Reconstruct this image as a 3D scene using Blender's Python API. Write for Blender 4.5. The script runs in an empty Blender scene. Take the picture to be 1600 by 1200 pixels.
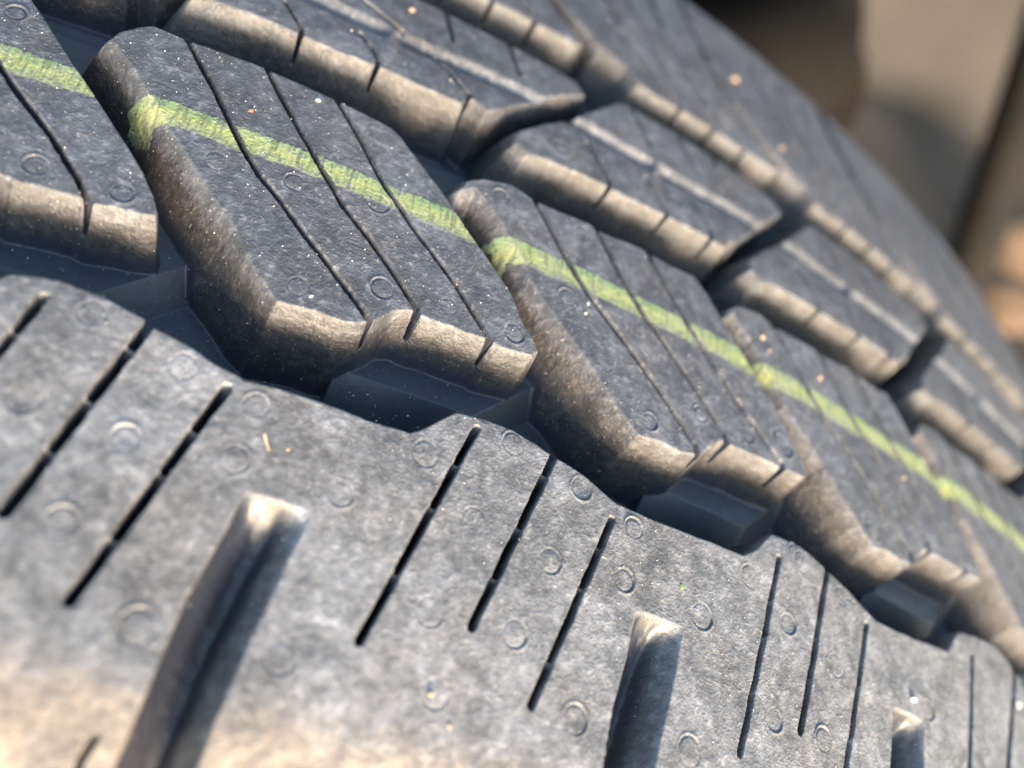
import bpy, bmesh, math, random
import numpy as np
from mathutils import Matrix, Vector
sc = bpy.context.scene
C = sc.collection
MM = 0.001
R = 330.0                                   # tyre radius in mm

# ------------------------------------------------ camera, sky, sun, exposure
LEAN = Matrix.Rotation(math.radians(-2), 4, 'X')      # the tyre leans back a little
AX = np.array([[0.92299, 0.27154, 0.2727], [0.02275, -0.74587, 0.66571], [0.38416, -0.60823, -0.6946]])
POS = np.array([15.046, -50.347, 48.418])
cam_d = bpy.data.cameras.new('camera'); cam = bpy.data.objects.new('camera', cam_d); C.objects.link(cam)
M = Matrix(((AX[0][0], -AX[0][1], -AX[0][2], POS[0]*MM), (AX[1][0], -AX[1][1], -AX[1][2], POS[1]*MM),
            (AX[2][0], -AX[2][1], -AX[2][2], POS[2]*MM), (0, 0, 0, 1)))
cam.matrix_world = LEAN @ M
cam_d.sensor_width = 36; cam_d.lens = 36*1469.4/1600
cam_d.clip_start = 0.002; cam_d.clip_end = 200
cam_d.dof.use_dof = True; cam_d.dof.focus_distance = 0.079; cam_d.dof.aperture_fstop = 15.0
sc.camera = cam

SUN_EL, SUN_AZ = math.radians(8), math.radians(163)    # azimuth clockwise from +y
w = bpy.data.worlds.new('World'); sc.world = w; w.use_nodes = True
nt = w.node_tree; bg = nt.nodes['Background']
sky = nt.nodes.new('ShaderNodeTexSky'); sky.sky_type = 'NISHITA'; sky.sun_disc = False
sky.sun_elevation = SUN_EL; sky.sun_rotation = SUN_AZ
nt.links.new(sky.outputs[0], bg.inputs[0]); bg.inputs[1].default_value = 0.15
sl = bpy.data.lights.new('sun', 'SUN'); sl.energy = 2.4; sl.angle = math.radians(14); sl.color = (1, .80, .60)
sun = bpy.data.objects.new('sun', sl); C.objects.link(sun)
sd = Vector((math.sin(SUN_AZ)*math.cos(SUN_EL), math.cos(SUN_AZ)*math.cos(SUN_EL), math.sin(SUN_EL)))
sun.rotation_euler = (-sd).to_track_quat('-Z', 'Y').to_euler()
sc.view_settings.view_transform = 'Standard'; sc.view_settings.look = 'None'
sc.view_settings.gamma = 1; sc.view_settings.exposure = 2.75
sc.render.engine = 'CYCLES'

CR, V0 = 0.00113, 69.81     # crown curvature and its centre line
U = [-33.2, 0.0, 33.16, 66.51, 98.66, 131.9, 165.1, 198.3]
C1 = [(-2.47, 23.98), (-2.08, 25.34), (-0.93, 26.93), (-0.09, 27.66), (1.62, 27.5), (3.13, 27.31), (8.9, 27.72), (10.25, 27.52), (16.01, 27.24), (18.94, 26.99), (22.35, 26.55), (23.44, 25.82), (24.9, 24.3), (27.98, 21.47), (31.43, 17.62), (34.79, 14.24), (36.21, 12.78), (38.05, 9.69), (39.17, 8.46), (39.81, 7.26), (39.21, 6.58), (35.95, 6.08), (35.23, 6.32), (32.85, 6.26), (30.89, 6.3), (28.81, 6.15), (27.66, 6.33), (26.22, 5.84), (25.81, 5.53), (25.13, 4.58), (24.36, 3.86), (23.1, 3.21), (22.11, 2.93), (20.09, 3.06), (17.1, 2.78), (16.56, 2.68), (15.49, 3.9), (13.44, 5.97), (12.07, 8.34), (9.81, 10.46), (7.03, 13.52), (5.08, 15.69), (2.43, 18.79), (0.03, 21.61), (-1.67, 23.28)]
C2 = [(30.14, 22.35), (30.79, 23.79), (32.17, 25.16), (35.29, 26.09), (38.05, 25.41), (39.47, 25.42), (44.37, 25.79), (46.76, 25.51), (50.78, 26.07), (55.24, 25.82), (58.28, 26.15), (59.06, 25.46), (60.6, 23.73), (63.82, 19.74), (66.36, 16.57), (68.97, 14.1), (70.79, 11.34), (72.74, 8.93), (73.26, 7.48), (72.7, 6.81), (71.08, 6.75), (69.66, 6.55), (66.22, 6.55), (62.3, 6.34), (60.78, 6.23), (59.77, 5.32), (58.28, 3.69), (57.64, 3.44), (55.92, 3.05), (53.85, 3.26), (51.04, 2.9), (49.92, 3.74), (48.79, 4.79), (46.53, 6.98), (43.96, 9.67), (41.12, 12.23), (38.62, 14.81), (35.92, 18.77), (34.09, 21.26), (31.57, 23.53)]
C0 = [(-9.68, 25.31), (-6.61, 22.39), (-4.16, 19.54), (-1.07, 16.3), (2.05, 12.96), (4.04, 10.63), (5.31, 8.83), (6.07, 7.39), (6.12, 6.87), (5.23, 6.6), (1.44, 6.11), (0.62, 6.48), (-2.52, 6.13), (-4.12, 5.95)]
S0 = [(-1.22, -1.76), (0.44, -1.36), (2.18, -1.22), (4.55, -1.41), (6.75, -1.96), (8.08, -2.27)]
S1 = [(9.07, -2.82), (9.78, -2.89), (12.29, -3.67), (14.06, -4.27), (15.58, -4.57), (15.96, -4.77), (19.24, -4.56), (22.07, -4.58), (25.72, -4.83), (28.34, -4.77), (29.27, -4.79), (29.91, -4.34), (32.88, -1.57), (35.68, -1.27), (38.45, -1.41), (40.43, -1.79), (41.68, -2.19)]
S2 = [(42.86, -2.44), (45.32, -3.03), (47.38, -3.89), (48.97, -4.49), (53.16, -4.65), (58.69, -4.65), (63.47, -4.57), (65.05, -3.61), (67.37, -1.22), (70.37, -1.04), (72.34, -1.36), (74.31, -2.02)]
S3 = [(75.85, -2.56), (78.16, -3.39), (81.33, -4.86), (82.2, -5.18), (86.71, -5.18), (94.61, -4.6), (95.75, -3.44), (97.47, -1.65), (101.35, -0.92), (105.61, -0.66), (108.48, -1.66), (109.45, -2.31)]
VENTS = [(4.5, -3.1), (2.6, -10.7), (9.5, -11.6), (11.6, -5.1), (7.6, -18.1), (17.3, -6.5), (16.9, -11.0), (24.9, -11.3), (14.0, -23.3), (23.4, -23.3), (30.8, -6.1), (38.3, -2.6), (35.7, -10.2), (34.7, -23.3), (33.3, -17.9), (40.4, -17.8), (46.4, -22.6), (50.1, -11.0), (42.8, -11.5), (45.2, -4.4), (50.8, -6.2), (57.5, -22.6), (58.5, -11.7), (64.3, -6.4), (71.4, -2.7), (67.0, -18.2), (73.2, -18.4), (75.5, -11.4), (89.6, -11.9), (69.1, -9.4), (78.3, -5.3), (-3.2, 8.1), (3.2, 8.0), (8.8, 14.4), (17.9, 4.8), (24.6, 7.5), (30.7, 8.3), (37.2, 8.2), (15.3, 15.2), (22.7, 16.4), (-10.0, 23.3), (34.3, 23.8), (43.6, 23.9), (42.3, 14.8), (52.2, 4.9), (64.7, 8.5), (58.4, 8.3), (69.6, 9.7), (64.6, 18.0), (55.0, 20.8)]

# ------------------------------------------------ tread pattern, all in mm on the unrolled tread (u round, v across)
rng = np.random.RandomState(7)
def sh(poly, du): return [(q[0]+du,)+tuple(q[1:]) for q in poly]
SOFT, STEEP = (2.9, 1.45), (1.2, 1.0)       # wall width (mm at full depth) and profile power
def edge_params(poly, soft_from, soft_to, soft, steep=STEEP):
    n = len(poly); out = []
    for i, q in enumerate(poly):
        t = steep
        if soft_from-1 <= i or i <= soft_to: t = soft if q[1] > 12 else ((2.9, 1.4) if q[1] > 8 else (1.7, 1.25))
        out.append((q[0], q[1])+t)
    return out
Cp1 = edge_params(C1, 37, 1, SOFT)
Cp2 = edge_params(C2, 33, 1, SOFT)
c0 = sh(Cp1, -33.2)
Cp0 = c0[:13] + [(a, b)+STEEP for a, b in [(-6.61, 22.39), (-4.16, 19.54), (-1.07, 16.3), (2.05, 12.96), (4.04, 10.63), (5.31, 8.83), (6.07, 7.39), (6.12, 6.87), (5.23, 6.6), (1.44, 6.11), (0.62, 6.3), (-2.52, 6.13), (-4.12, 6.0)]] + c0[25:]
centre = {-3: sh(Cp0, -99.6), -2: sh(Cp0, -66.4), -1: sh(Cp0, -33.2), 0: Cp0, 1: Cp1, 2: Cp2}
Cp3 = [q if q[3] == 1.0 else (q[0], q[1], 2.0, 1.12) for q in Cp2]
for k in range(3, 7): centre[k] = sh(Cp3, U[k+1]-U[3])

A, B_ = (2.2, 1.5), (1.3, 1.0)
K = (2.6, 1.3)
R22 = [(35.2,34.0)+K,(38.8,38.2)+K,(42.5,41.9)+K,(46.0,46.2)+K,(48.2,49.0)+A,(49.7,49.8)+B_,(57,50.0)+B_,(68,49.8)+B_,(73.6,49.2)+B_,(74.9,47.4)+B_,
       (70.5,42)+B_,(66.6,37.1)+B_,(65.6,35.6)+B_,(64.8,35.2)+B_,(64.0,35.0)+B_,(63.6,33.6)+B_,(59.6,33.5)+B_,(54.9,33.2)+B_,(49.8,32.8)+B_,(43.6,32.6)+B_,(39.4,32.2)+B_,(36.6,31.8)+K,(35.3,32.5)+K]
R21 = [(1.9,34.0)+K,(5.5,38.2)+K,(9.2,41.9)+K,(12.7,46.2)+K,(15,48.8)+A,(18,49)+B_,(24,49)+B_,(36,49)+B_,(42.3,48.8)+B_,(43.6,47)+B_,
       (39,43)+B_,(37.2,41.1)+B_,(32.5,35.9)+B_,(31.7,35.2)+B_,(30.6,35.8)+B_,(29.6,36.0)+B_,(28.9,34.4)+B_,(26.9,34.4)+B_,(20.7,34.4)+B_,(15.5,34.1)+B_,(11.6,34.2)+B_,(8.2,34.4)+B_,(3.7,34.2)+K]
inner = {1: R21, 2: R22}
for k in (-3, -2, -1, 0): inner[k] = sh(R21, (k-1)*33.2)
for k in range(3, 7): inner[k] = sh(R22, U[k+1]-U[3])

S3_ = (1.0, 1.0); S4_ = (2.4, 1.5)
R32 = [(50.4,58.6)+S4_,(52.0,56.6)+S4_,(54,55.8)+S3_,(58,56.2)+S3_,(64,56.4)+S3_,(70,56.6)+S3_,(76,57.0)+S3_,(76.8,57.8)+S3_,(72.9,62.8)+S3_,(68.6,68.2)+S3_,
       (65.2,75.4)+S3_,(63.2,85.2)+S3_,(61.6,125)+S3_,(30.4,125)+S3_,(31.6,85.2)+S3_,(34.0,75.4)+S3_,(37.6,68.2)+S3_,(42.6,62.6)+S3_,(46.4,60.2)+S4_]
outer = {2: R32, 1: sh(R32, -33.3), 0: sh(R32, -66.5), -1: sh(R32, -99.7), -2: sh(R32, -132.9), -3: sh(R32, -166.1)}
for k in range(3, 7): outer[k] = sh(R32, U[k+1]-U[3])

top = []
for k in (-3, -2, -1): top += sh(S1, (k-1)*33.2)
top += [(-24.1+u0, v_) for u0, v_ in [(0.,-2.8),(3.2,-3.8),(6.6,-4.8),(13,-4.8),(19.2,-4.8),(20.6,-4.0),(22.6,-1.9)]] + S0 + S1 + S2 + S3
for k in (4, 5, 6): top += sh(S3, U[k+1]-U[4])
top = sorted(top, key=lambda q: q[0])
shoulder = [(a, b, 1.2, 1.0) for a, b in top] + [(330, -2, 1.2, 1), (330, -80, 1.2, 1), (-150, -80, 1.2, 1), (-150, -2, 1.2, 1)]

# sipes: polyline, width, depth, owner row, instance
sipes = []
def add_sipe(pl, wd, dp, row, k): sipes.append((pl, wd, dp, row, k))
SC1 = [[(2.3,28.6),(2.9,27.4),(5.7,23.7),(8.9,19.0),(10.4,16.9),(12.4,14.6),(14.0,13.3),(17.5,9.9),(22.2,5.8),(24.2,3.9),(24.6,3.0)],
       [(9.4,28.6),(10.1,27.5),(12.2,24.5),(15.7,19.7),(17.7,17.2),(19.8,14.6),(23.8,11.1),(26.4,8.4),(27.8,6.9),(28.3,5.6)],
       [(16.2,28.2),(16.9,27.1),(19.4,23.8),(22.6,19.1),(26.5,15.1),(31.1,10.8),(33.6,8.0),(35.0,6.3),(35.1,5.5)]]
SC2 = [[(37.5,26.2),(38.2,25.0),(41.2,20.7),(42.9,18.2),(44.7,16.3),(48.5,13.1),(52.9,9.2),(57.6,4.6),(58,3.6)],
       [(44.7,26.6),(45.4,25.4),(48.6,20.4),(50.8,17.6),(54.1,14.6),(57.8,11.1),(61.4,7.3),(62.0,5.9)],
       [(51.6,26.8),(52.3,25.0),(57.1,18.5),(60.1,15.4),(64.9,10.8),(69.3,7.1),(69.6,5.9)]]
for k in range(-3, 7):
    base, off = (SC1, (k-1)*33.2 - (.55 if k == 0 else 0)) if k < 2 else (SC2, U[k+1]-U[3])
    for pl in base: add_sipe(sh(pl, off), .50 if k < 2 else .60, 3.0, 'c', k)
for k in range(-3, 7):
    base, off = ([[(9.5,38.6),(11.8,35.2),(12.0,33.0)],[(17.3,38.7),(18.6,37.2),(19.6,35.1),(19.7,33.0)],[(24.0,41.0),(26.5,39.4),(29.5,36.6),(29.4,34)],
                  [(11.5,47.6),(16.6,44.2),(21.5,41.8)],[(25.2,50),(26.9,44.4)],[(33.0,50),(35.0,44.2)]], (k-1)*33.2) if k < 2 else \
                ([[(44.0,38.6),(46.9,33.8),(46.8,31.6)],[(52.0,38.0),(54.7,33.8),(54.5,31.8)],[(58.5,39.5),(61.2,35.2),(61.3,32.4)],
                  [(57.3,51),(57.5,49.1),(60.2,43.9)],[(63.0,51),(63.2,48.2),(66.3,44.2)],[(50,51),(50.6,48.8),(53.0,44.2)]], U[k+1]-U[3])
    for pl in base: add_sipe(sh(pl, off), .42, 3.0, 'i', k)
    for j in range(3):
        o = U[k+1]-U[3] if k >= 2 else (k-2)*33.25
        x = 58.6+5.7*j
        add_sipe([(x+o, 54.6), (x-.2+o, 57), (x-4.6+o, 62.6), (x-9+o, 68.4), (x-12.4+o, 75.6), (x-14.6+o, 86)], .5, 3.2, 'o', k)
SH = {0: [[(2.0,-.4),(1.1,-3.0),(0.0,-7.7),(-3.0,-19.5)],[(8.7,-1.2),(8.2,-3.3),(4.2,-18.3)],[(14.9,-5.9),(9.7,-22.6)]],
      1: [[(34.8,-2.5),(28.5,-21.1)],[(42.5,-1.2),(42.3,-2.3),(36.8,-18.1)],[(48.5,-6.2),(42.5,-22.4)]],
      2: [[(68.2,-3.4),(62.9,-21.7)],[(75.1,-1.2),(75.0,-2.6),(70.2,-18.4)],[(80.6,-6.1),(75.4,-22.2)]],
      3: [[(99.8,-3.5),(94.3,-22)],[(109.4,-2.0),(109.2,-3.0),(102.1,-18.4)],[(115.2,-6.1),(110,-22.2)]]}
SH[0][0] = [(1.1,-3.0),(0.0,-7.7),(-3.2,-20.5)]
for k in range(-3, 7):
    if k in SH: base, off = SH[k], 0
    elif k < 0: base, off = SH[1], (k-1)*33.2
    else: base, off = SH[3], U[k+1]-U[4]
    for j, pl in enumerate(base): add_sipe(sh(pl, off), (.74, .62, .52, .50)[min(max(k, 0), 3)]+(.08 if j == 1 else 0), 5.0, 's', k)
for k in range(-3, 7):
    o = k*33.2
    add_sipe([(13.7+o, -29.6), (13.3+o, -30.6), (13.1+o, -32.4), (12.2+o, -38)], .42, 2.0, 's', k)
qline = {}                                   # the q sipe of each pitch is where one shoulder block ends
for k in range(-3, 7):
    pl = [s for s in sipes if s[3] == 's' and s[4] == k][1][0]; qline[k] = pl[-2]+pl[-1]
slots = {}
for k in range(-3, 7):
    if k <= 0: d = k*33.2
    elif k == 1: d = 33.4
    else: d = U[k+1]-U[1]-.9
    slots[k] = ([(18.1+d,-12.9),(17.6+d,-15.7),(17.1+d,-17.9),(16.4+d,-20.8),(16.0+d,-23.9),(15.7+d,-27.1),(15.4+d,-29.2),(14.8+d,-34),(13.6+d,-48)],
                [(23.2+d,-13.1),(22.7+d,-15.5),(22.0+d,-18.7),(21.4+d,-21.5),(20.9+d,-24.1),(20.5+d,-27.0),(20.2+d,-28.8),(19.7+d,-34),(18.7+d,-48)])

def step_axis(spec):
    out = [spec[0][0]]
    for a, b, s0, s1 in spec:
        x = a
        while x < b:
            t = (x-a)/(b-a); x += s0+(s1-s0)*t
            out.append(min(x, b))
    return np.unique(np.array(out))
uu = step_axis([(-92, -64, 1.3, 1.0), (-64, -16, .9, .3), (-16, -10, .2, .12), (-10, 42, .105, .105), (42, 92, .105, .125), (92, 125, .125, .3), (125, 160, .3, .7), (160, 250, .7, 1.6)])
vv = step_axis([(-46, -36, .8, .3), (-36, -31, .25, .12), (-31, 29, .105, .105), (29, 60, .12, .16), (60, 92, .22, .3), (92, 112, .35, .6)])
NU, NV = len(uu), len(vv)
UU, VV = np.meshgrid(uu, vv, indexing='ij')
print('grid', NU, NV, NU*NV)

def vnoise(u, v, s, seed):                   # smooth value noise
    r = np.random.RandomState(seed).rand(257, 257)*2-1
    x = u/s+1000; y = v/s+1000
    xi = np.floor(x).astype(int); yi = np.floor(y).astype(int); fx = x-xi; fy = y-yi
    fx = fx*fx*(3-2*fx); fy = fy*fy*(3-2*fy)
    g = lambda a, b: r[a % 257, b % 257]
    return (g(xi, yi)*(1-fx)+g(xi+1, yi)*fx)*(1-fy)+(g(xi, yi+1)*(1-fx)+g(xi+1, yi+1)*fx)*fy
WU = UU+.05*vnoise(UU, VV, 1.7, 1); WV = VV+.05*vnoise(UU, VV, 1.7, 2)     # moulded edges waver a little

def window(u0, u1, v0, v1):
    return (slice(max(np.searchsorted(uu, u0)-1, 0), np.searchsorted(uu, u1)+1), slice(max(np.searchsorted(vv, v0)-1, 0), np.searchsorted(vv, v1)+1))
def seg(u, v, a, b):
    dx, dy = b[0]-a[0], b[1]-a[1]; L = dx*dx+dy*dy+1e-12
    t = np.clip(((u-a[0])*dx+(v-a[1])*dy)/L, 0, 1)
    return np.hypot(u-a[0]-t*dx, v-a[1]-t*dy), t
def poly_field(u, v, P):
    best = np.full(u.shape, 1e9); perp = np.zeros(u.shape); w_ = np.ones(u.shape); p_ = np.ones(u.shape); ins = np.zeros(u.shape, bool)
    n = len(P)
    for i in range(n):
        a, b = P[i], P[(i+1) % n]
        d, t = seg(u, v, a, b)
        dx, dy = b[0]-a[0], b[1]-a[1]; L = math.hypot(dx, dy)+1e-9
        pd = np.abs((u-a[0])*dy-(v-a[1])*dx)/L
        tie = np.abs(d-best) < 1e-7
        perp = np.where(tie, np.maximum(perp, pd), perp)
        m = (d < best) & ~tie; best = np.where(m, d, best); perp = np.where(m, pd, perp)
        w_ = np.where(m, a[2]+(b[2]-a[2])*t, w_); p_ = np.where(m, a[3]+(b[3]-a[3])*t, p_)
        c = (a[1] > v) != (b[1] > v)
        ins ^= c & (u < (b[0]-a[0])*(v-a[1])/((b[1]-a[1]) or 1e-9)+a[0])
    return np.where(ins, -best, np.maximum(perp, best*.72)), w_, p_

FD = 8.0
def smax(a, b, k):
    h = np.clip(.5+.5*(a-b)/k, 0, 1); return b+(a-b)*h+k*h*(1-h)
def ss(x, a, b):
    t = np.clip((x-a)/(b-a), 0, 1); return t*t*(3-2*t)
# groove floor: deep main grooves, shallower cross grooves with a sloping step at each end
urel = (UU+10) % 33.2-10
edge_v = 5.6+.9*np.clip(urel-6.3, -3, 8)
ramp_lo = -8.2+np.clip(2.7-(edge_v-VV)*1.0, 0, 2.7)*(VV < 30)
cross = np.minimum(ramp_lo, -8.2+np.clip(2.7-(VV-29.5)*1.1, 0, 2.7))
floor_h = cross + 1.2*ss(VV, 31, 33)*(1-ss(VV, 36, 38)) + 2.4*ss(VV, 37, 39.5)*(1-ss(VV, 47, 49)) + 1.2*ss(VV, 48, 50) + 2.6*ss(VV, 59, 62)
floor_h += .04*vnoise(UU, VV, 3, 8)
Hh = floor_h.copy(); owner = np.zeros(UU.shape, np.int32); names = {0: ('floor', 0)}
cur = np.full(UU.shape, -1e3)
oid = 0
def raise_block(P, row, k, soft=.035):
    global oid
    us = [q[0] for q in P]; vs = [q[1] for q in P]
    if max(us) < uu[0]-3 or min(us) > uu[-1]+3: return
    sl_ = window(min(us)-5, max(us)+5, min(vs)-5, max(vs)+5)
    u, v = WU[sl_], WV[sl_]
    s, w_, p_ = poly_field(u, v, P)
    sp = soft*np.logaddexp(0, np.clip(s/soft, -40, 400)) if soft else np.maximum(s, 0)
    hb = -FD*(sp/w_)**p_
    oid += 1; names[oid] = (row, k)
    c = cur[sl_]; m = hb > c
    c[m] = hb[m]; o = owner[sl_]; f = floor_h[sl_]
    o[m & (hb > f-.15)] = oid
for k, P in centre.items(): raise_block(P, 'centre', k)
for k, P in inner.items(): raise_block(P, 'inner', k)
for k, P in outer.items(): raise_block(P, 'outer', k, .1)
raise_block(shoulder, 'shoulder', 0)
shid = oid
Hh = smax(cur, floor_h, .60)
# the shoulder rib is one run of blocks; cut its ownership at the q sipes
sh_ids = {}
qs = sorted(qline)
mask = owner == shid
q_of = np.full(UU.shape, qs[0]-1)
for k in qs:
    a, b, c, d = qline[k]
    q_of[UU > a+(VV-b)*(c-a)/(d-b)] = k
for k in sorted(set(q_of[mask].tolist())):
    oid += 1; names[oid] = ('shoulder', k); owner[mask & (q_of == k)] = oid

Hbase = Hh.copy(); slot_bare_shade = np.zeros(UU.shape)
# wide tapering slots in the shoulder blocks
for k, (Lf, Rt) in slots.items():
    sl_ = window(Lf[-1][0]-2, Rt[0][0]+2, -50, -11)
    u, v = WU[sl_], WV[sl_]
    if u.size == 0: continue
    lv = [q[1] for q in Lf][::-1]
    ul = np.interp(v, lv, [q[0] for q in Lf][::-1]); ur = np.interp(v, [q[1] for q in Rt][::-1], [q[0] for q in Rt][::-1])
    dl = u-ul; dr = ur-u; dt = -13.0-v-.04*(u-Lf[0][0])
    dep = np.interp(-v, [13, 18, 26, 40], [3.0, 3.6, 4.6, 5.5])
    wv = .18*vnoise(u*0, v, 2.5, 60+k)
    tt = np.clip((dl+wv*.3)/np.maximum(dl+dr, .1), 0, 1)
    cs = np.interp(tt, np.linspace(0, 1, 41), np.convolve(np.pad(np.interp(np.linspace(0, 1, 41), [0, .05, .16, .40, .57, .74, .90, 1], [0, .22, .62, .94, 1, .60, .20, 0]), 2, mode='reflect', reflect_type='odd'), [.1, .2, .4, .2, .1], 'valid'))
    en = np.clip(dt, 0, None)/1.5
    en = (1-np.exp(-en**1.15*1.3))
    f = np.maximum(dep*cs*en, 0)*((dl > 0) & (dr > 0))
    slot_bare_shade[sl_] = np.maximum(slot_bare_shade[sl_], ss(f, .05, .5)*(1-.8*ss(tt, .62, .82)))  # bare slot rubber; shade of the left wall painted in, right kept lighter
    Hh[sl_] = np.minimum(Hh[sl_], -f+.0*v)
Hslot = Hh.copy()
# thin lengthwise groove in the inner blocks
dv = VV-41.35-.35*np.sin((UU+4)*.19)
thin = np.where(dv < .0, 0, 1)*np.clip(1-np.abs(dv-.12)/.12, 0, 1)
gp = np.interp(dv, [-5, -1.5, -.1, .1, .85, 1.0], [0, .22, .62, .66, .04, 0])
gap = np.ones(UU.shape)
for k in range(-1, 7):
    x = (U[k+1]-U[1]) + 20.4
    gap *= 1-np.exp(-((UU-x)/.7)**2)
rowm = np.isin(owner, [i for i, n in names.items() if n[0] == 'inner'])
Hh = np.where(rowm, Hh-gp*1.1*gap*(Hh > -2), Hh)
# sipes
sip_id = np.zeros(UU.shape, np.int32); sip_names = []
for n_, (pl, wd, dp, row, k) in enumerate(sipes):
    us = [q[0] for q in pl]; vs = [q[1] for q in pl]
    if max(us) < uu[0] or min(us) > uu[-1]: continue
    sl_ = window(min(us)-1, max(us)+1, min(vs)-1, max(vs)+1)
    u, v = WU[sl_], WV[sl_]
    best = np.full(u.shape, 1e9); along = np.zeros(u.shape); L0 = 0
    for a, b in zip(pl[:-1], pl[1:]):
        d, t = seg(u, v, a, b); ln = math.hypot(b[0]-a[0], b[1]-a[1]); m = d < best
        best = np.where(m, d, best); along = np.where(m, L0+t*ln, along); L0 += ln
    wl = wd/2*(1+.10*vnoise(along, along*0+n_, 1.3, 11))
    if row == 's' and len(pl) < 4:                            # little rubber bridges left across the shoulder sipes
        rb = np.random.RandomState(100+n_)
        dloc = np.full(u.shape, dp)
        for fr in (rb.uniform(.16, .24), rb.uniform(.36, .5), rb.uniform(.70, .8)):
            dloc = dloc-(dp-.5)*np.exp(-((along-fr*L0)/.28)**4)
    else: dloc = dp
    e = .06
    x = np.clip((wl-best)/(.11 if k < 2 else .12)+.12, 0, 1)
    fdep = dloc*x + .04*np.exp(-(np.maximum(best-wl, 0)/.09)**2)*(Hh[sl_] > -.5)*(x <= 0)
    Hs = Hh[sl_]; own = owner[sl_]
    ok = own > 0
    new = np.where(x > 0, np.minimum(Hs, np.maximum(-fdep, Hs-fdep)), Hs-fdep*.6)
    Hh[sl_] = np.where(ok, new, Hs)
    si = sip_id[sl_]; sip_names.append((row, k)); si[ok & (x > .05)] = len(sip_names)
# moulded vent marks: a fine ring round a shallow disc
vent_id = np.zeros(UU.shape, np.int32); vents = []
vl = list(VENTS)
rv = np.random.RandomState(3)
for k in range(3, 6):
    for (a, b) in VENTS:
        if 36 < a < 69 and b > -4.5: vl.append((a+U[k+1]-U[3]+rv.uniform(-1, 1), b+rv.uniform(-1, 1)))
for k in range(2, 5):
    for (a, b) in ((56, 36.5), (63, 39.5), (70, 44.3), (40.5, 35.2), (50, 46), (66, 60), (60, 66), (56, 75)): vl.append((a+U[k]-U[2]-U[2]+U[2]-33.3*(k == 9), b))
for n_, (a, b) in enumerate(vl):
    if a < -30 or a > 140: continue
    sl_ = window(a-2, a+2, b-2, b+2)
    rr = rv.uniform(1.02, 1.28) if b < 0 else rv.uniform(.95, 1.15)
    d = np.hypot(UU[sl_]-a, VV[sl_]-b); th = np.arctan2(VV[sl_]-b, UU[sl_]-a)
    ph = rv.uniform(0, 6.28); am = rv.choice([.25, .5, .8, 1.0])
    rim = am*(.6+.6*np.sin(th+ph))*(1 if n_ % 3 else .55)
    top_ok = (Hh[sl_] > -.25)
    bump = .105*rim*np.exp(-((d-rr)/.11)**2) - .14*(.25+.75*rim)*np.exp(-((d-rr+.17)/.09)**2) + .05*np.clip(1-(d/(rr-.2))**2, 0, 1)*rv.uniform(-1.6, 1.2)
    Hh[sl_] += bump*top_ok
    vi = vent_id[sl_]; vi[(d < rr+.12) & top_ok & (owner[sl_] > 0) & (sip_id[sl_] == 0)] = len(vents)+1
    vents.append(n_)
# paint stripe, brushed on while the tread turned: corrugated, ragged at both rims
near = np.exp(-((UU-8)/30)**2)
lo = 16.45+.22*vnoise(UU, VV*0, 2.1, 21)+.12*vnoise(UU, VV*0, .5, 22)
hi = 19.15+.14*vnoise(UU, VV*0, 3.0, 23)+.05*vnoise(UU, VV*0, .4, 24)
cen_ids = [i for i, n in names.items() if n[0] == 'centre']
cen = np.isin(owner, cen_ids)
pw = np.clip(-Hh, 0, 4)
wander = .35*pw*vnoise(UU*0+pw*1.5, VV, 1.0, 41)
paint = (VV+wander > lo+.1*pw) & (VV+wander < hi-.12*pw) & cen & (sip_id == 0) & (Hh > -3.2-1.5*vnoise(UU, VV, 1.5, 26))
rip = .022*np.sin(UU*2*math.pi/.52+1.2*vnoise(UU, VV, 1.5, 25))*np.clip(.5+vnoise(UU, VV, 2.5, 27), 0, 1)
Hh += np.where(paint, .03+rip*np.minimum(1, 1.2*near+.25), 0)
# the rubber itself is never quite flat
Hh += .035*vnoise(UU, VV, 4.0, 31)+.018*vnoise(UU, VV, 1.3, 32)+.008*vnoise(UU, VV, .45, 33)
wallz = ss(-Hh, .2, .8)
rough_wall = (wallz*(vnoise(UU, VV, .35, 34)*.035+vnoise(UU, VV, .8, 35)*.035))
Hh += rough_wall*(owner > 0)

def crown(v):
    d = CR*(v-V0)**2
    d = d + np.where(v < -24.5, .028*(v+24.5)**2, 0)
    d = d + np.where(v > 92, .055*(v-92)**2, 0)
    return d
rad = R+Hh-crown(VV)
X = rad*np.sin(UU/R); Z = rad*np.cos(UU/R)-R; Y = VV.copy()
Pn = np.stack([X, Y, Z], -1)*MM
gu = np.gradient(Pn, axis=0); gv = np.gradient(Pn, axis=1)
N = np.cross(gu, gv); N /= np.linalg.norm(N, axis=-1, keepdims=True)+1e-20
N = N.reshape(-1, 3); Pf = Pn.reshape(-1, 3).astype(np.float32)
kind = np.where(owner > 0, 1.0, 0.0)
tone = np.clip(np.where(owner > 0, ss(Hh-floor_h, .5, 1.8), 0), 0, 1)*(1-.92*slot_bare_shade)*(1-.85*ss(Hslot-Hh, .15, .9)*(sip_id > 0))
tone *= 1-.25*ss(-Hbase, 1.0, 4)  # dims the film down the walls: their shade put into the colour
UVf = np.stack([UU/100, VV/100], -1).reshape(-1, 2)
chalk = 1-ss(VV, -5, 3)*.75; grime_shade = np.maximum(ss(-Hbase, .15, 2.2)*.95, slot_bare_shade)  # wall dirt, with the shade down the walls painted in by depth
grime_shade = np.maximum(grime_shade, .6*ss(-Hbase, .03, .2)*ss(VV, 28, 33))
grime_shade = np.maximum(grime_shade, .35*ss(-Hbase, .03, .25))
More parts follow.
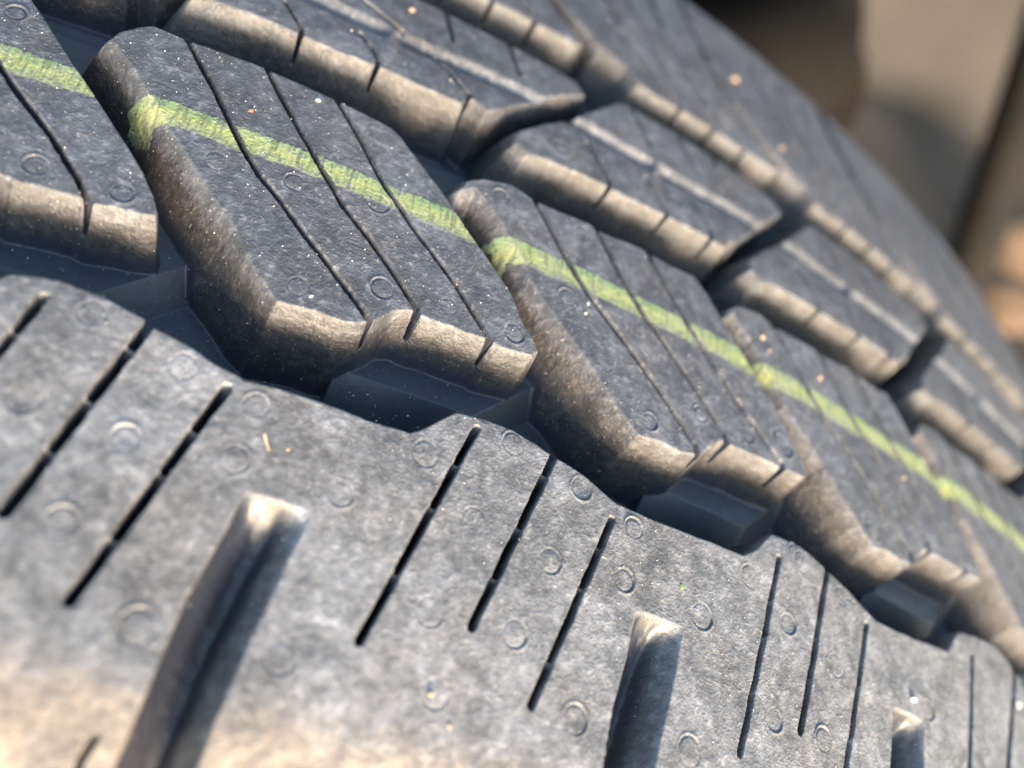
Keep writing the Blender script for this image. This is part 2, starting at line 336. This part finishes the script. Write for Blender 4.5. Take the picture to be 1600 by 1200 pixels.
tan = ss(-(VV+.8*vnoise(UU, VV, 3, 51)+.5*vnoise(UU, VV, .8, 52)), 25.5, 29.0)  # light brown dust, with the shoulder's warm glow painted into its colour
grime_shade = np.clip(grime_shade, 0, 1); chalkf = chalk.reshape(-1); grime_shadef = grime_shade.reshape(-1); tanf = tan.reshape(-1)
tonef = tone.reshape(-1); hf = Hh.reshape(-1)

# ------------------------------------------------ materials
def ramp(nt, fac, stops, interp='LINEAR'):
    r = nt.nodes.new('ShaderNodeValToRGB'); r.color_ramp.interpolation = interp
    el = r.color_ramp.elements
    el[0].position, el[0].color = stops[0][0], tuple(stops[0][1])+(1,)
    el[1].position, el[1].color = stops[-1][0], tuple(stops[-1][1])+(1,)
    for p, c in stops[1:-1]:
        e = el.new(p); e.color = tuple(c)+(1,)
    nt.links.new(fac, r.inputs[0]); return r.outputs[0]
def noise(nt, vec, scale, detail=4, rough=.55, dist=0):
    n = nt.nodes.new('ShaderNodeTexNoise'); n.inputs['Scale'].default_value = scale; n.inputs['Detail'].default_value = detail
    n.inputs['Roughness'].default_value = rough; n.inputs['Distortion'].default_value = dist
    nt.links.new(vec, n.inputs['Vector']); return n.outputs['Fac']
def math_(nt, op, a, b=None):
    m = nt.nodes.new('ShaderNodeMath'); m.operation = op
    for i, x in enumerate((a, b)):
        if x is None: continue
        if isinstance(x, (int, float)): m.inputs[i].default_value = x
        else: nt.links.new(x, m.inputs[i])
    return m.outputs[0]
def mix(nt, f, a, b):
    m = nt.nodes.new('ShaderNodeMix'); m.data_type = 'RGBA'
    for s, x in ((0, f), (6, a), (7, b)):
        if isinstance(x, (int, float)): m.inputs[s].default_value = x
        elif isinstance(x, tuple): m.inputs[s].default_value = x+(1,)
        else: nt.links.new(x, m.inputs[s])
    return m.outputs[2]
def mixm(nt, a, c):
    m = nt.nodes.new('ShaderNodeMix'); m.data_type = 'RGBA'; m.blend_type = 'MULTIPLY'; m.inputs[0].default_value = 1
    nt.links.new(a, m.inputs[6]); m.inputs[7].default_value = c+(1,); return m.outputs[2]
def mat(name):
    m = bpy.data.materials.new(name); m.use_nodes = True
    nt = m.node_tree; return m, nt, nt.nodes['Principled BSDF'], nt.nodes.new('ShaderNodeTexCoord').outputs['Object']
def rubber_material(name, painted=False):
    m, nt, b, co = mat(name)
    tn = nt.nodes.new('ShaderNodeAttribute'); tn.attribute_name = 'bloom_shade'; tn = tn.outputs['Fac']
    n0 = noise(nt, co, 75, 3, .5); n1 = noise(nt, co, 420, 6, .68, .4); n2 = noise(nt, co, 1500, 4, .6); n3 = noise(nt, co, 4200, 2, .5); n4 = noise(nt, co, 130, 4, .55)
    ch = nt.nodes.new('ShaderNodeAttribute'); ch.attribute_name = 'chalk'; ch = ch.outputs['Fac']
    wl = nt.nodes.new('ShaderNodeAttribute'); wl.attribute_name = 'grime_shade'; wl = wl.outputs['Fac']
    bare = (.019, .023, .034)  # bluish: reflected sky is put into the base colour
    f = math_(nt, 'ADD', math_(nt, 'MULTIPLY', math_(nt, 'SUBTRACT', n0, .5), .45), math_(nt, 'ADD', n1, math_(nt, 'MULTIPLY', math_(nt, 'SUBTRACT', ch, .62), .24)))
    f = math_(nt, 'ADD', f, math_(nt, 'MULTIPLY', math_(nt, 'SUBTRACT', n2, .5), .55))
    film = ramp(nt, f, [(.20, (.044, .0455, .050)), (.42, (.074, .0765, .082)), (.56, (.112, .116, .124)), (.72, (.168, .174, .187)), (.88, (.29, .297, .32))])
    film = mix(nt, math_(nt, 'SUBTRACT', 1.0, ch), film, mixm(nt, film, (.86, .93, 1.06)))
    warm = ramp(nt, f, [(.25, (.034, .031, .030)), (.5, (.088, .080, .074)), (.75, (.20, .18, .16))])
    top = mix(nt, math_(nt, 'MULTIPLY', ramp(nt, n4, [(.46, (0, 0, 0)), (.70, (1, 1, 1))]), .35), film, warm)
    dirt_shade = ramp(nt, math_(nt, 'ADD', n2, math_(nt, 'MULTIPLY', math_(nt, 'SUBTRACT', n1, .5), .8)), [(.3, (.015, .0135, .0125)), (.5, (.024, .0215, .0195)), (.80, (.058, .051, .045))])  # dark brown for wall dirt and the shade painted with it
    uvs = nt.nodes.new('ShaderNodeUVMap'); uvs.uv_map = 'UVMap'; ms = nt.nodes.new('ShaderNodeMapping'); ms.inputs['Scale'].default_value = (28, 520, 1); ms.inputs['Rotation'].default_value = (0, 0, .5)
    nt.links.new(uvs.outputs[0], ms.inputs[0]); sn = noise(nt, ms.outputs[0], 1, 3, .6, .6)
    scuff = math_(nt, 'MULTIPLY', ramp(nt, sn, [(.60, (0, 0, 0)), (.74, (1, 1, 1))]), ramp(nt, n4, [(.50, (0, 0, 0)), (.66, (1, 1, 1))]))
    top = mix(nt, math_(nt, 'MULTIPLY', scuff, .45), top, (.30, .30, .31))
    top = mix(nt, math_(nt, 'MULTIPLY', ramp(nt, n2, [(.58, (0, 0, 0)), (.70, (1, 1, 1))]), .35), top, (.26, .26, .27))
    top = mix(nt, wl, top, dirt_shade)
    sd_ = nt.nodes.new('ShaderNodeAttribute'); sd_.attribute_name = 'sand_glow'
    top = mix(nt, math_(nt, 'MULTIPLY', sd_.outputs['Fac'], ramp(nt, n1, [(.34, (.35, .35, .35)), (.6, (1, 1, 1))])), top, ramp(nt, f, [(.25, (.055, .047, .041)), (.5, (.135, .112, .090)), (.75, (.24, .205, .17))]))
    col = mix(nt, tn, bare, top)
    speck = ramp(nt, n3, [(.69, (0, 0, 0)), (.73, (1, 1, 1))])
    col = mix(nt, math_(nt, 'MULTIPLY', speck, math_(nt, 'ADD', .12, math_(nt, 'MULTIPLY', tn, .40))), col, (.50, .49, .47))
    if painted:
        uv = nt.nodes.new('ShaderNodeUVMap'); uv.uv_map = 'UVMap'; sx = nt.nodes.new('ShaderNodeSeparateXYZ'); nt.links.new(uv.outputs[0], sx.inputs[0])
        vpos = math_(nt, 'ADD', math_(nt, 'MULTIPLY', sx.outputs[1], 100), math_(nt, 'MULTIPLY', math_(nt, 'SUBTRACT', n2, .5), .9))
        t = math_(nt, 'DIVIDE', math_(nt, 'SUBTRACT', vpos, 16.2), 3.2)
        pc = ramp(nt, t, [(0, (.14, .17, .10)), (.28, (.20, .25, .095)), (.5, (.27, .30, .095)), (.75, (.17, .26, .10)), (1, (.11, .20, .095))])
        pc = mix(nt, ramp(nt, n1, [(.35, (0, 0, 0)), (.7, (1, 1, 1))]), pc, (.25, .27, .16))
        wav = nt.nodes.new('ShaderNodeTexNoise'); mp = nt.nodes.new('ShaderNodeMapping'); mp.inputs['Scale'].default_value = (240, 30, 1)
        nt.links.new(uv.outputs[0], mp.inputs[0]); nt.links.new(mp.outputs[0], wav.inputs['Vector']); wav.inputs['Scale'].default_value = 1; wav.inputs['Detail'].default_value = 2
        tick = ramp(nt, wav.outputs['Fac'], [(.38, (1, 1, 1)), (.46, (0, 0, 0))])
        wear = ramp(nt, math_(nt, 'ADD', n2, math_(nt, 'MULTIPLY', math_(nt, 'ABSOLUTE', math_(nt, 'SUBTRACT', t, .55)), .28)), [(.58, (0, 0, 0)), (.72, (1, 1, 1))])
        wear = math_(nt, 'MAXIMUM', wear, math_(nt, 'MULTIPLY', wl, ramp(nt, n1, [(.42, (0, 0, 0)), (.58, (1, 1, 1))])))
        col = mix(nt, math_(nt, 'MULTIPLY', tick, .55), pc, (.07, .085, .05))
        col = mix(nt, math_(nt, 'MULTIPLY', wear, .8), col, top)
    nt.links.new(col, b.inputs['Base Color'])
    rg = math_(nt, 'ADD', math_(nt, 'MULTIPLY', tn, .12), math_(nt, 'ADD', .32, math_(nt, 'MULTIPLY', n2, .2)))
    nt.links.new(rg, b.inputs['Roughness'])
    b.inputs['IOR'].default_value = 1.5
    bp = nt.nodes.new('ShaderNodeBump'); bp.inputs['Distance'].default_value = .00012
    nt.links.new(math_(nt, 'ADD', .10, math_(nt, 'MULTIPLY', tn, .75)), bp.inputs['Strength'])
    nt.links.new(math_(nt, 'ADD', math_(nt, 'ADD', math_(nt, 'MULTIPLY', n2, math_(nt, 'ADD', 1.0, math_(nt, 'MULTIPLY', wl, .9))), math_(nt, 'MULTIPLY', n1, .5)), math_(nt, 'ADD', math_(nt, 'MULTIPLY', n3, .75), math_(nt, 'MULTIPLY', speck, .5))), bp.inputs['Height'])
    nt.links.new(bp.outputs[0], b.inputs['Normal'])
    return m
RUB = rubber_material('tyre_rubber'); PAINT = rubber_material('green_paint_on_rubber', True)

# ------------------------------------------------ the tyre and its parts
def empty(name, loc=(0, 0, 0)):
    o = bpy.data.objects.new(name, None); C.objects.link(o); o.location = loc; o.empty_display_size = .02; return o
tyre = empty('tyre'); tyre.matrix_world = LEAN @ Matrix.Translation((0, 0, -2*R*MM))
tyre['label'] = 'black winter tyre tread with deep zigzag grooves, thin sipes and a green paint stripe'
tyre['category'] = 'tyre'
OFF = np.array([0, 0, 2*R*MM], np.float32)

idx = np.arange(NU*NV, dtype=np.int64).reshape(NU, NV)
quads = np.stack([idx[:-1, :-1], idx[1:, :-1], idx[1:, 1:], idx[:-1, 1:]], -1).reshape(-1, 4)
fo = owner[:-1, :-1].reshape(-1); fs = sip_id[:-1, :-1].reshape(-1); fv = vent_id[:-1, :-1].reshape(-1); fp = paint[:-1, :-1].reshape(-1)
def surface_part(name, q, material, parent):
    used, inv = np.unique(q.reshape(-1), return_inverse=True)
    me = bpy.data.meshes.new(name); nf = len(q)
    me.vertices.add(len(used)); me.vertices.foreach_set('co', (Pf[used]+OFF).reshape(-1))
    me.loops.add(nf*4); me.loops.foreach_set('vertex_index', inv.astype(np.int32).reshape(-1))
    me.polygons.add(nf); me.polygons.foreach_set('loop_start', np.arange(0, nf*4, 4, dtype=np.int32))
    me.update(calc_edges=True)
    uvl = me.uv_layers.new(name='UVMap'); uvl.data.foreach_set('uv', UVf[q.reshape(-1)].reshape(-1).astype(np.float32))
    at = me.attributes.new('bloom_shade', 'FLOAT', 'POINT'); at.data.foreach_set('value', tonef[used].astype(np.float32))
    for an, av in (('chalk', chalkf), ('grime_shade', grime_shadef), ('sand_glow', tanf)):
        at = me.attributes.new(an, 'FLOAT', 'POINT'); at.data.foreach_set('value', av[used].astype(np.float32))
    me.polygons.foreach_set('use_smooth', np.ones(nf, bool))
    me.normals_split_custom_set_from_vertices(N[used])
    me.materials.append(material)
    o = bpy.data.objects.new(name, me); C.objects.link(o); o.parent = parent
    return o
# a sipe face belongs to the block of its row and pitch
sip_block = {}
order = np.argsort(fo, kind='stable'); fos = fo[order]; bounds = np.searchsorted(fos, np.arange(oid+2))
for i in range(0, oid+1):
    f = order[bounds[i]:bounds[i+1]]
    if len(f) == 0: continue
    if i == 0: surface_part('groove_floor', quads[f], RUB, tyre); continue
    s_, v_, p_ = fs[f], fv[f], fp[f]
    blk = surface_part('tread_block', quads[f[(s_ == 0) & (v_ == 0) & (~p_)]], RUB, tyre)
    if p_.any(): surface_part('paint_stripe', quads[f[p_]], PAINT, blk)
    for j in np.unique(s_[s_ > 0]):
        g = f[s_ == j]
        if len(g) > 20: surface_part('sipe', quads[g], RUB, blk)
        else: surface_part('sipe', quads[g], RUB, blk)
    for j in np.unique(v_[(v_ > 0) & (s_ == 0)]):
        surface_part('vent_mark', quads[f[(v_ == j) & (s_ == 0) & (~p_)]], RUB, blk)
del quads

# carcass: the rest of the tread ring and both sidewalls
def lathe(name, prof, a0, a1, n, material, parent):
    vs = []; fs_ = []; m = len(prof)
    for i in range(n+1):
        a = a0+(a1-a0)*i/n
        for (r, y) in prof: vs.append((r*math.sin(a)*MM, y*MM, (r*math.cos(a)+R)*MM))
    for i in range(n):
        for j in range(m-1):
            p = i*m+j; fs_.append((p, p+m, p+m+1, p+1))
    me = bpy.data.meshes.new(name); me.from_pydata(vs, [], fs_); me.update()
    me.polygons.foreach_set('use_smooth', [True]*len(fs_)); me.materials.append(material)
    o = bpy.data.objects.new(name, me); C.objects.link(o); o.parent = parent; return o
side_mat, nt, b, co = mat('sidewall_rubber')
nt.links.new(ramp(nt, noise(nt, co, 40, 4), [(.3, (.022, .022, .024)), (.7, (.06, .058, .055))]), b.inputs['Base Color']); b.inputs['Roughness'].default_value = .55
ed = float(crown(np.array([-46.0]))[0]); er = float(crown(np.array([112.0]))[0])
lathe('tread_band', [(R-er-3, 112), (R-8, 92), (R-9, 40), (R-14, 0), (R-ed-2, -46)], 250/R, 2*math.pi-92/R, 220, side_mat, tyre)
lathe('sidewall', [(R-ed-.2, -45.8), (R-ed-9, -52), (R-ed-24, -57), (R-75, -58), (R-100, -52), (R-112, -44), (R-114, -36)], 0, 2*math.pi, 260, side_mat, tyre)
lathe('sidewall', [(R-114, 96), (R-112, 104), (R-100, 116), (R-75, 124), (R-45, 123), (R-er-12, 118), (R-er-.2, 111.8)], 0, 2*math.pi, 260, side_mat, tyre)

# ------------------------------------------------ ground and what stands behind
def simple(name, c0, c1, scale=8, rough=.8, spec=.5):
    m, nt, b, co = mat(name)
    nt.links.new(ramp(nt, noise(nt, co, scale, 6), [(.3, c0), (.7, c1)]), b.inputs['Base Color']); b.inputs['Roughness'].default_value = rough; b.inputs['Specular IOR Level'].default_value = spec
    return m
def top(o, label, cat, kind=None, group=None):
    if kind: o['kind'] = kind
    else: o['label'] = label; o['category'] = cat
    if group: o['group'] = group
    return o
def mesh_obj(name, vs, fs_, material, parent=None, smooth=False):
    me = bpy.data.meshes.new(name); me.from_pydata(vs, [], fs_); me.update(); me.materials.append(material)
    if smooth: me.polygons.foreach_set('use_smooth', [True]*len(fs_))
    o = bpy.data.objects.new(name, me); C.objects.link(o)
    if parent: o.parent = parent
    return o
def lean(x, y, z): return LEAN @ Vector((x*MM, y*MM, z*MM))          # tyre millimetres to world
GZ = -0.668
top(mesh_obj('ground', [(-60, -60, GZ), (60, -60, GZ), (60, 60, GZ), (-60, 60, GZ)], [(0, 1, 2, 3)], simple('dry_earth', (.035, .03, .026), (.085, .07, .055), 6)), None, None, 'structure')

# dark tyres lying flat in a stack behind the first one
old_mat = simple('old_tyre_rubber', (.005, .005, .005), (.014, .012, .010), 14, .85, .08)
dusty = simple('dusty_tread_rubber', (.007, .006, .005), (.05, .036, .024), 9, .85, .1)
def ring(name, prof, n, parent, material):
    vs = []; f = []; m = len(prof)
    for i in range(n):
        a = 2*math.pi*i/n
        vs += [(r*math.cos(a)*MM, r*math.sin(a)*MM, z*MM) for r, z in prof]
    for i in range(n):
        for j in range(m-1): p = i*m+j; q = ((i+1) % n)*m+j; f.append((p, q, q+1, p+1))
    return mesh_obj(name, vs, f, material, parent, True)
def flat_tyre(x, y, z, rot, tilt, label):
    t = empty('tyre'); t.location = (x, y, z); t.rotation_euler = (tilt, 0, rot)
    top(t, label, 'tyre', None, 'tyres stacked flat behind')
    prof = [(180, -62), (195, -80), (240, -89), (272, -78), (284, -58), (288, 0), (284, 58), (272, 78), (240, 89), (195, 80), (180, 62)]
    ring('carcass', prof, 120, t, old_mat)
    for i in range(60):
        a = 2*math.pi*i/60
        for j, zc in enumerate((-40, -13, 13, 40)):
            if 'tread_piece' not in globals():
                vs = [(xx, yy*s, zz*s) for xx, s in ((0, 1.0), (.011, .88)) for (yy, zz) in ((-.0125, -.011), (.0125, -.008), (.0125, .011), (-.0125, .008))]
                globals()['tread_piece'] = bpy.data.meshes.new('tread_block')
                tread_piece.from_pydata(vs, [], [(0, 3, 2, 1), (4, 5, 6, 7), (0, 1, 5, 4), (1, 2, 6, 5), (2, 3, 7, 6), (3, 0, 4, 7)]); tread_piece.materials.append(dusty)
            o = bpy.data.objects.new('tread_block', tread_piece); C.objects.link(o); o.parent = t
            am = a+(.05 if j % 2 else 0); r = 285
            o.location = (r*math.cos(am)*MM, r*math.sin(am)*MM, zc*MM); o.rotation_euler = (0, 0, am)
flat_tyre(.040, .560, GZ+.090, .3, 0, 'lowest of the dark tyres stacked flat behind the near tread')
flat_tyre(.050, .555, GZ+.270, 1.1, 0, 'second tyre up in the dark stack behind the near tread')
flat_tyre(.035, .548, GZ+.450, .7, 0, 'third tyre up in the dark stack, its dusty tread catching tan light')
flat_tyre(-.030, .560, GZ+.632, 2.1, .03, 'topmost tyre of the dark stack, set a little to the left')

# pale wall, a dark post before it and a few stones on the ground
def rounded_prism(name, pts, z0, z1, material, bev=.006):
    n = len(pts); vs = [(x, y, z0) for x, y in pts]+[(x, y, z1) for x, y in pts]
    f = [tuple(range(n))[::-1], tuple(range(n, 2*n))]+[(i, (i+1) % n, (i+1) % n+n, i+n) for i in range(n)]
    o = mesh_obj(name, vs, f, material)
    md = o.modifiers.new('bevel', 'BEVEL'); md.width = bev; md.segments = 2; return o
wall_mat = simple('dirty_render', (.016, .015, .0145), (.034, .032, .031), 5, .85)
wl_ = rounded_prism('wall', [(-2.5, 1.75), (4.5, 1.45), (4.5, 1.65), (-2.5, 1.95)], GZ-.05, 1.5, wall_mat)
top(wl_, 'blurred grey-brown wall standing beyond the tyres', 'wall')
def bar(name, p0, p1, r, material, label, cat):
    d = (p1-p0); L = d.length
    bm = bmesh.new(); bmesh.ops.create_cone(bm, cap_ends=True, segments=24, radius1=r, radius2=r*.92, depth=L)
    me = bpy.data.meshes.new(name); bm.to_mesh(me); bm.free(); me.materials.append(material); me.polygons.foreach_set('use_smooth', [True]*len(me.polygons))
    o = bpy.data.objects.new(name, me); C.objects.link(o)
    o.matrix_world = Matrix.Translation((p0+p1)/2) @ d.to_track_quat('Z', 'Y').to_matrix().to_4x4()
    return top(o, label, cat)
bar('bar', Vector((.667, .386, GZ)), Vector((.300, .592, .19)), .018, simple('dark_bar_paint', (.006, .006, .006), (.012, .011, .011), 20, .8, .15), 'blurred dark bar leaning across in front of the grey-brown wall', 'bar')
stone_mat = simple('tan_stone', (.045, .032, .022), (.13, .09, .06), 25, .9)
rs = random.Random(5)
def stone(x, y, r, label):
    bm = bmesh.new(); bmesh.ops.create_icosphere(bm, subdivisions=3, radius=1)
    k1, k2 = rs.uniform(1.0, 1.5), rs.uniform(.6, .8)
    for v in bm.verts:
        n = v.co.normalized(); s_ = 1+.18*math.sin(3*n.x+rs.random()*.2+x*9)+.15*math.sin(4*n.y+y*7)+.08*math.sin(7*n.z+r*90)
        v.co = Vector((n.x*k1, n.y, n.z*k2))*s_*r
    me = bpy.data.meshes.new('stone'); bm.to_mesh(me); bm.free(); me.materials.append(stone_mat)
    me.polygons.foreach_set('use_smooth', [True]*len(me.polygons))
    o = bpy.data.objects.new('stone', me); C.objects.link(o); o.location = (x, y, GZ+r*.5); top(o, label, 'stone', None, 'tan stones on the ground'); return o
stone(1.24, 1.20, .075, 'tan stone on the ground right of the dark bar, nearest the wall')
stone(1.12, 1.02, .05, 'smaller tan stone on the ground nearer the dark bar')

# ------------------------------------------------ grit, straw and dust lying on the tread
def on_tread(u, v, lift=0.0):
    i = min(np.searchsorted(uu, u), NU-2); j = min(np.searchsorted(vv, v), NV-2)
    p = Pn[i, j]; n = N.reshape(NU, NV, 3)[i, j]
    q = p+n*lift*MM
    return Vector([float(c) for c in q]), Vector([float(c) for c in n])
def grain_mesh(name, r, seed, material, sub=2, flat=.7):
    bm = bmesh.new(); bmesh.ops.create_icosphere(bm, subdivisions=sub, radius=1)
    rr = random.Random(seed); ph = [rr.uniform(0, 6) for _ in range(3)]
    for v in bm.verts:
        n = v.co.normalized(); s_ = 1+.2*math.sin(3*n.x+ph[0])+.2*math.sin(3.3*n.y+ph[1])+.1*math.sin(6*n.z+ph[2])
        v.co = Vector((n.x*1.15, n.y*.9, n.z*flat))*s_*r*MM
    me = bpy.data.meshes.new(name); bm.to_mesh(me); bm.free(); me.materials.append(material); return me
white = simple('pale_quartz', (.42, .41, .38), (.66, .64, .60), 900, .4)
tan_ = simple('tan_sand', (.26, .19, .13), (.46, .37, .27), 900, .5)
red_ = simple('reddish_chip', (.26, .09, .06), (.42, .17, .12), 900, .7)
straw = simple('straw', (.45, .34, .20), (.72, .60, .42), 600, .6)
green_ = simple('green_fleck', (.12, .22, .05), (.2, .32, .08), 900, .6)
def grain(name, u, v, r, material, label, cat='grit', flat=.7, group=None):
    r *= .8
    p, n = on_tread(u, v, r*flat*.45)
    o = bpy.data.objects.new(name, grain_mesh(name, r, int(u*31+v*17) & 999, material, 2, flat)); C.objects.link(o)
    q = n.to_track_quat('Z', 'Y').to_matrix().to_4x4()
    o.matrix_world = LEAN @ Matrix.Translation(p) @ q @ Matrix.Rotation(u, 4, 'Z')
    return top(o, label, cat, None, group)
gg = 'pale grit grains on the tread'
grain('grit_grain', 15.2, 26.0, .24, white, 'white grit grain by the upper edge of the nearest striped block', group=gg)
grain('grit_grain', 19.0, 4.2, .20, white, 'white grit grain above the lower lit edge of the nearest striped block', group=gg)
grain('grit_grain', 44.6, 15.2, .22, white, 'upper of two white grains below the stripe on the middle block', group=gg)
grain('grit_grain', 44.4, 13.8, .18, white, 'lower of two white grains below the stripe on the middle block', group=gg)
grain('grit_grain', 67.9, 22.6, .36, tan_, 'tan grain above the stripe, upper of the pair on the third striped block', group=gg)
grain('grit_grain', 68.8, 21.2, .28, tan_, 'tan grain just above the stripe, lower of the pair on the third striped block', group=gg)
grain('grit_grain', 76.9, 21.4, .34, tan_, 'round tan grain above the stripe at the middle of the third striped block', group=gg)
grain('grit_grain', 90.8, 14.4, .34, tan_, 'tan grain below the stripe on the far right striped block', group=gg)
grain('grit_grain', 21.8, 46.2, .34, tan_, 'orange tan grain beside the thin lengthwise groove at the top of the photo', group=gg)
grain('grit_grain', 71.0, 75.0, .62, tan_, 'large tan grain on the far shoulder near its outer edge', group=gg)
grain('grit_grain', 78.2, 64.2, .5, tan_, 'blurred tan grain on the far shoulder above the last main groove', group=gg)
grain('grit_grain', 20.3, -9.2, .16, tan_, 'tan grain beside the straw splinter on the near shoulder', group=gg)
grain('grit_grain', 87.0, -11.6, .42, white, 'white crumb on the near shoulder above the right hand slot', group=gg)
grain('grit_grain', 34.3, -23.4, .26, tan_, 'yellowish grain on the near shoulder between the two large slots', group=gg)
grain('grit_grain', 36.2, -25.2, .20, tan_, 'small brown grain on the near shoulder edge between the two large slots', group=gg)
grain('grit_grain', 108.6, -6.4, .5, white, 'white crumb on the near shoulder at the right edge of the photo', group=gg)
grain('paint_chip', 10.0, 21.5, .28, red_, 'reddish chip above the green stripe on the nearest striped block', 'chip', .35)
grain('leaf_fleck', 56.2, -9.8, .26, green_, 'tiny green fleck on the near shoulder above the middle slot', 'fleck', .35)
def splinter(u, v, L, w_, ang, label):
    p, n = on_tread(u, v, w_*.45)
    bm = bmesh.new(); bmesh.ops.create_cone(bm, cap_ends=True, segments=7, radius1=w_*MM*.5, radius2=w_*MM*.32, depth=L*MM)
    for vtx in bm.verts: vtx.co.x += .12*MM*math.cos(vtx.co.z/MM*1.6)
    me = bpy.data.meshes.new('straw_splinter'); bm.to_mesh(me); bm.free(); me.materials.append(straw)
    o = bpy.data.objects.new('straw_splinter', me); C.objects.link(o)
    q = n.to_track_quat('Z', 'Y').to_matrix().to_4x4()
    o.matrix_world = LEAN @ Matrix.Translation(p) @ q @ Matrix.Rotation(ang, 4, 'Z') @ Matrix.Rotation(math.pi/2, 4, 'X')
    return top(o, label, 'straw')
splinter(18.6, -9.2, 1.25, .17, .15, 'pale straw splinter lying on the near shoulder beside a cut')

rg_ = np.random.RandomState(12)
vs, fs_ = [], []
clusters = [(30, .5, 3.2, 1.3, 70), (8.5, 1.0, 2.6, 2.2, 26), (17, 1.0, 4, 2, 12)]
spots = [(rg_.normal(a, c), rg_.normal(b, d)) for a, b, c, d, n in clusters for _ in range(n)]
spots += [(rg_.uniform(-12, 110), rg_.uniform(-30, 30)) for _ in range(2600)]+[(rg_.uniform(0, 110), rg_.uniform(30, 85)) for _ in range(160)]
for iq, (u, v) in enumerate(spots):
    r = (1.6 if iq < 70 else 1)*(.028+.05*rg_.rand()**3)*MM*(1.5 if v > 30 else 1)
    p, n = on_tread(u, v, .02)
    k = len(vs); t1 = n.orthogonal().normalized(); t2 = n.cross(t1)
    for q in ((t1*r), (t2*r*.8), (-t1*r*.9), (-t2*r), (n*r*1.1)): vs.append(tuple(p+q+Vector((0, 0, 2*R*MM))))
    fs_ += [(k, k+1, k+4), (k+1, k+2, k+4), (k+2, k+3, k+4), (k+3, k, k+4)]
dust = mesh_obj('dust', vs, fs_, simple('pale_dust', (.36, .355, .34), (.66, .65, .62), 700, .6)); dust.matrix_world = tyre.matrix_world.copy()
top(dust, None, None, 'stuff')
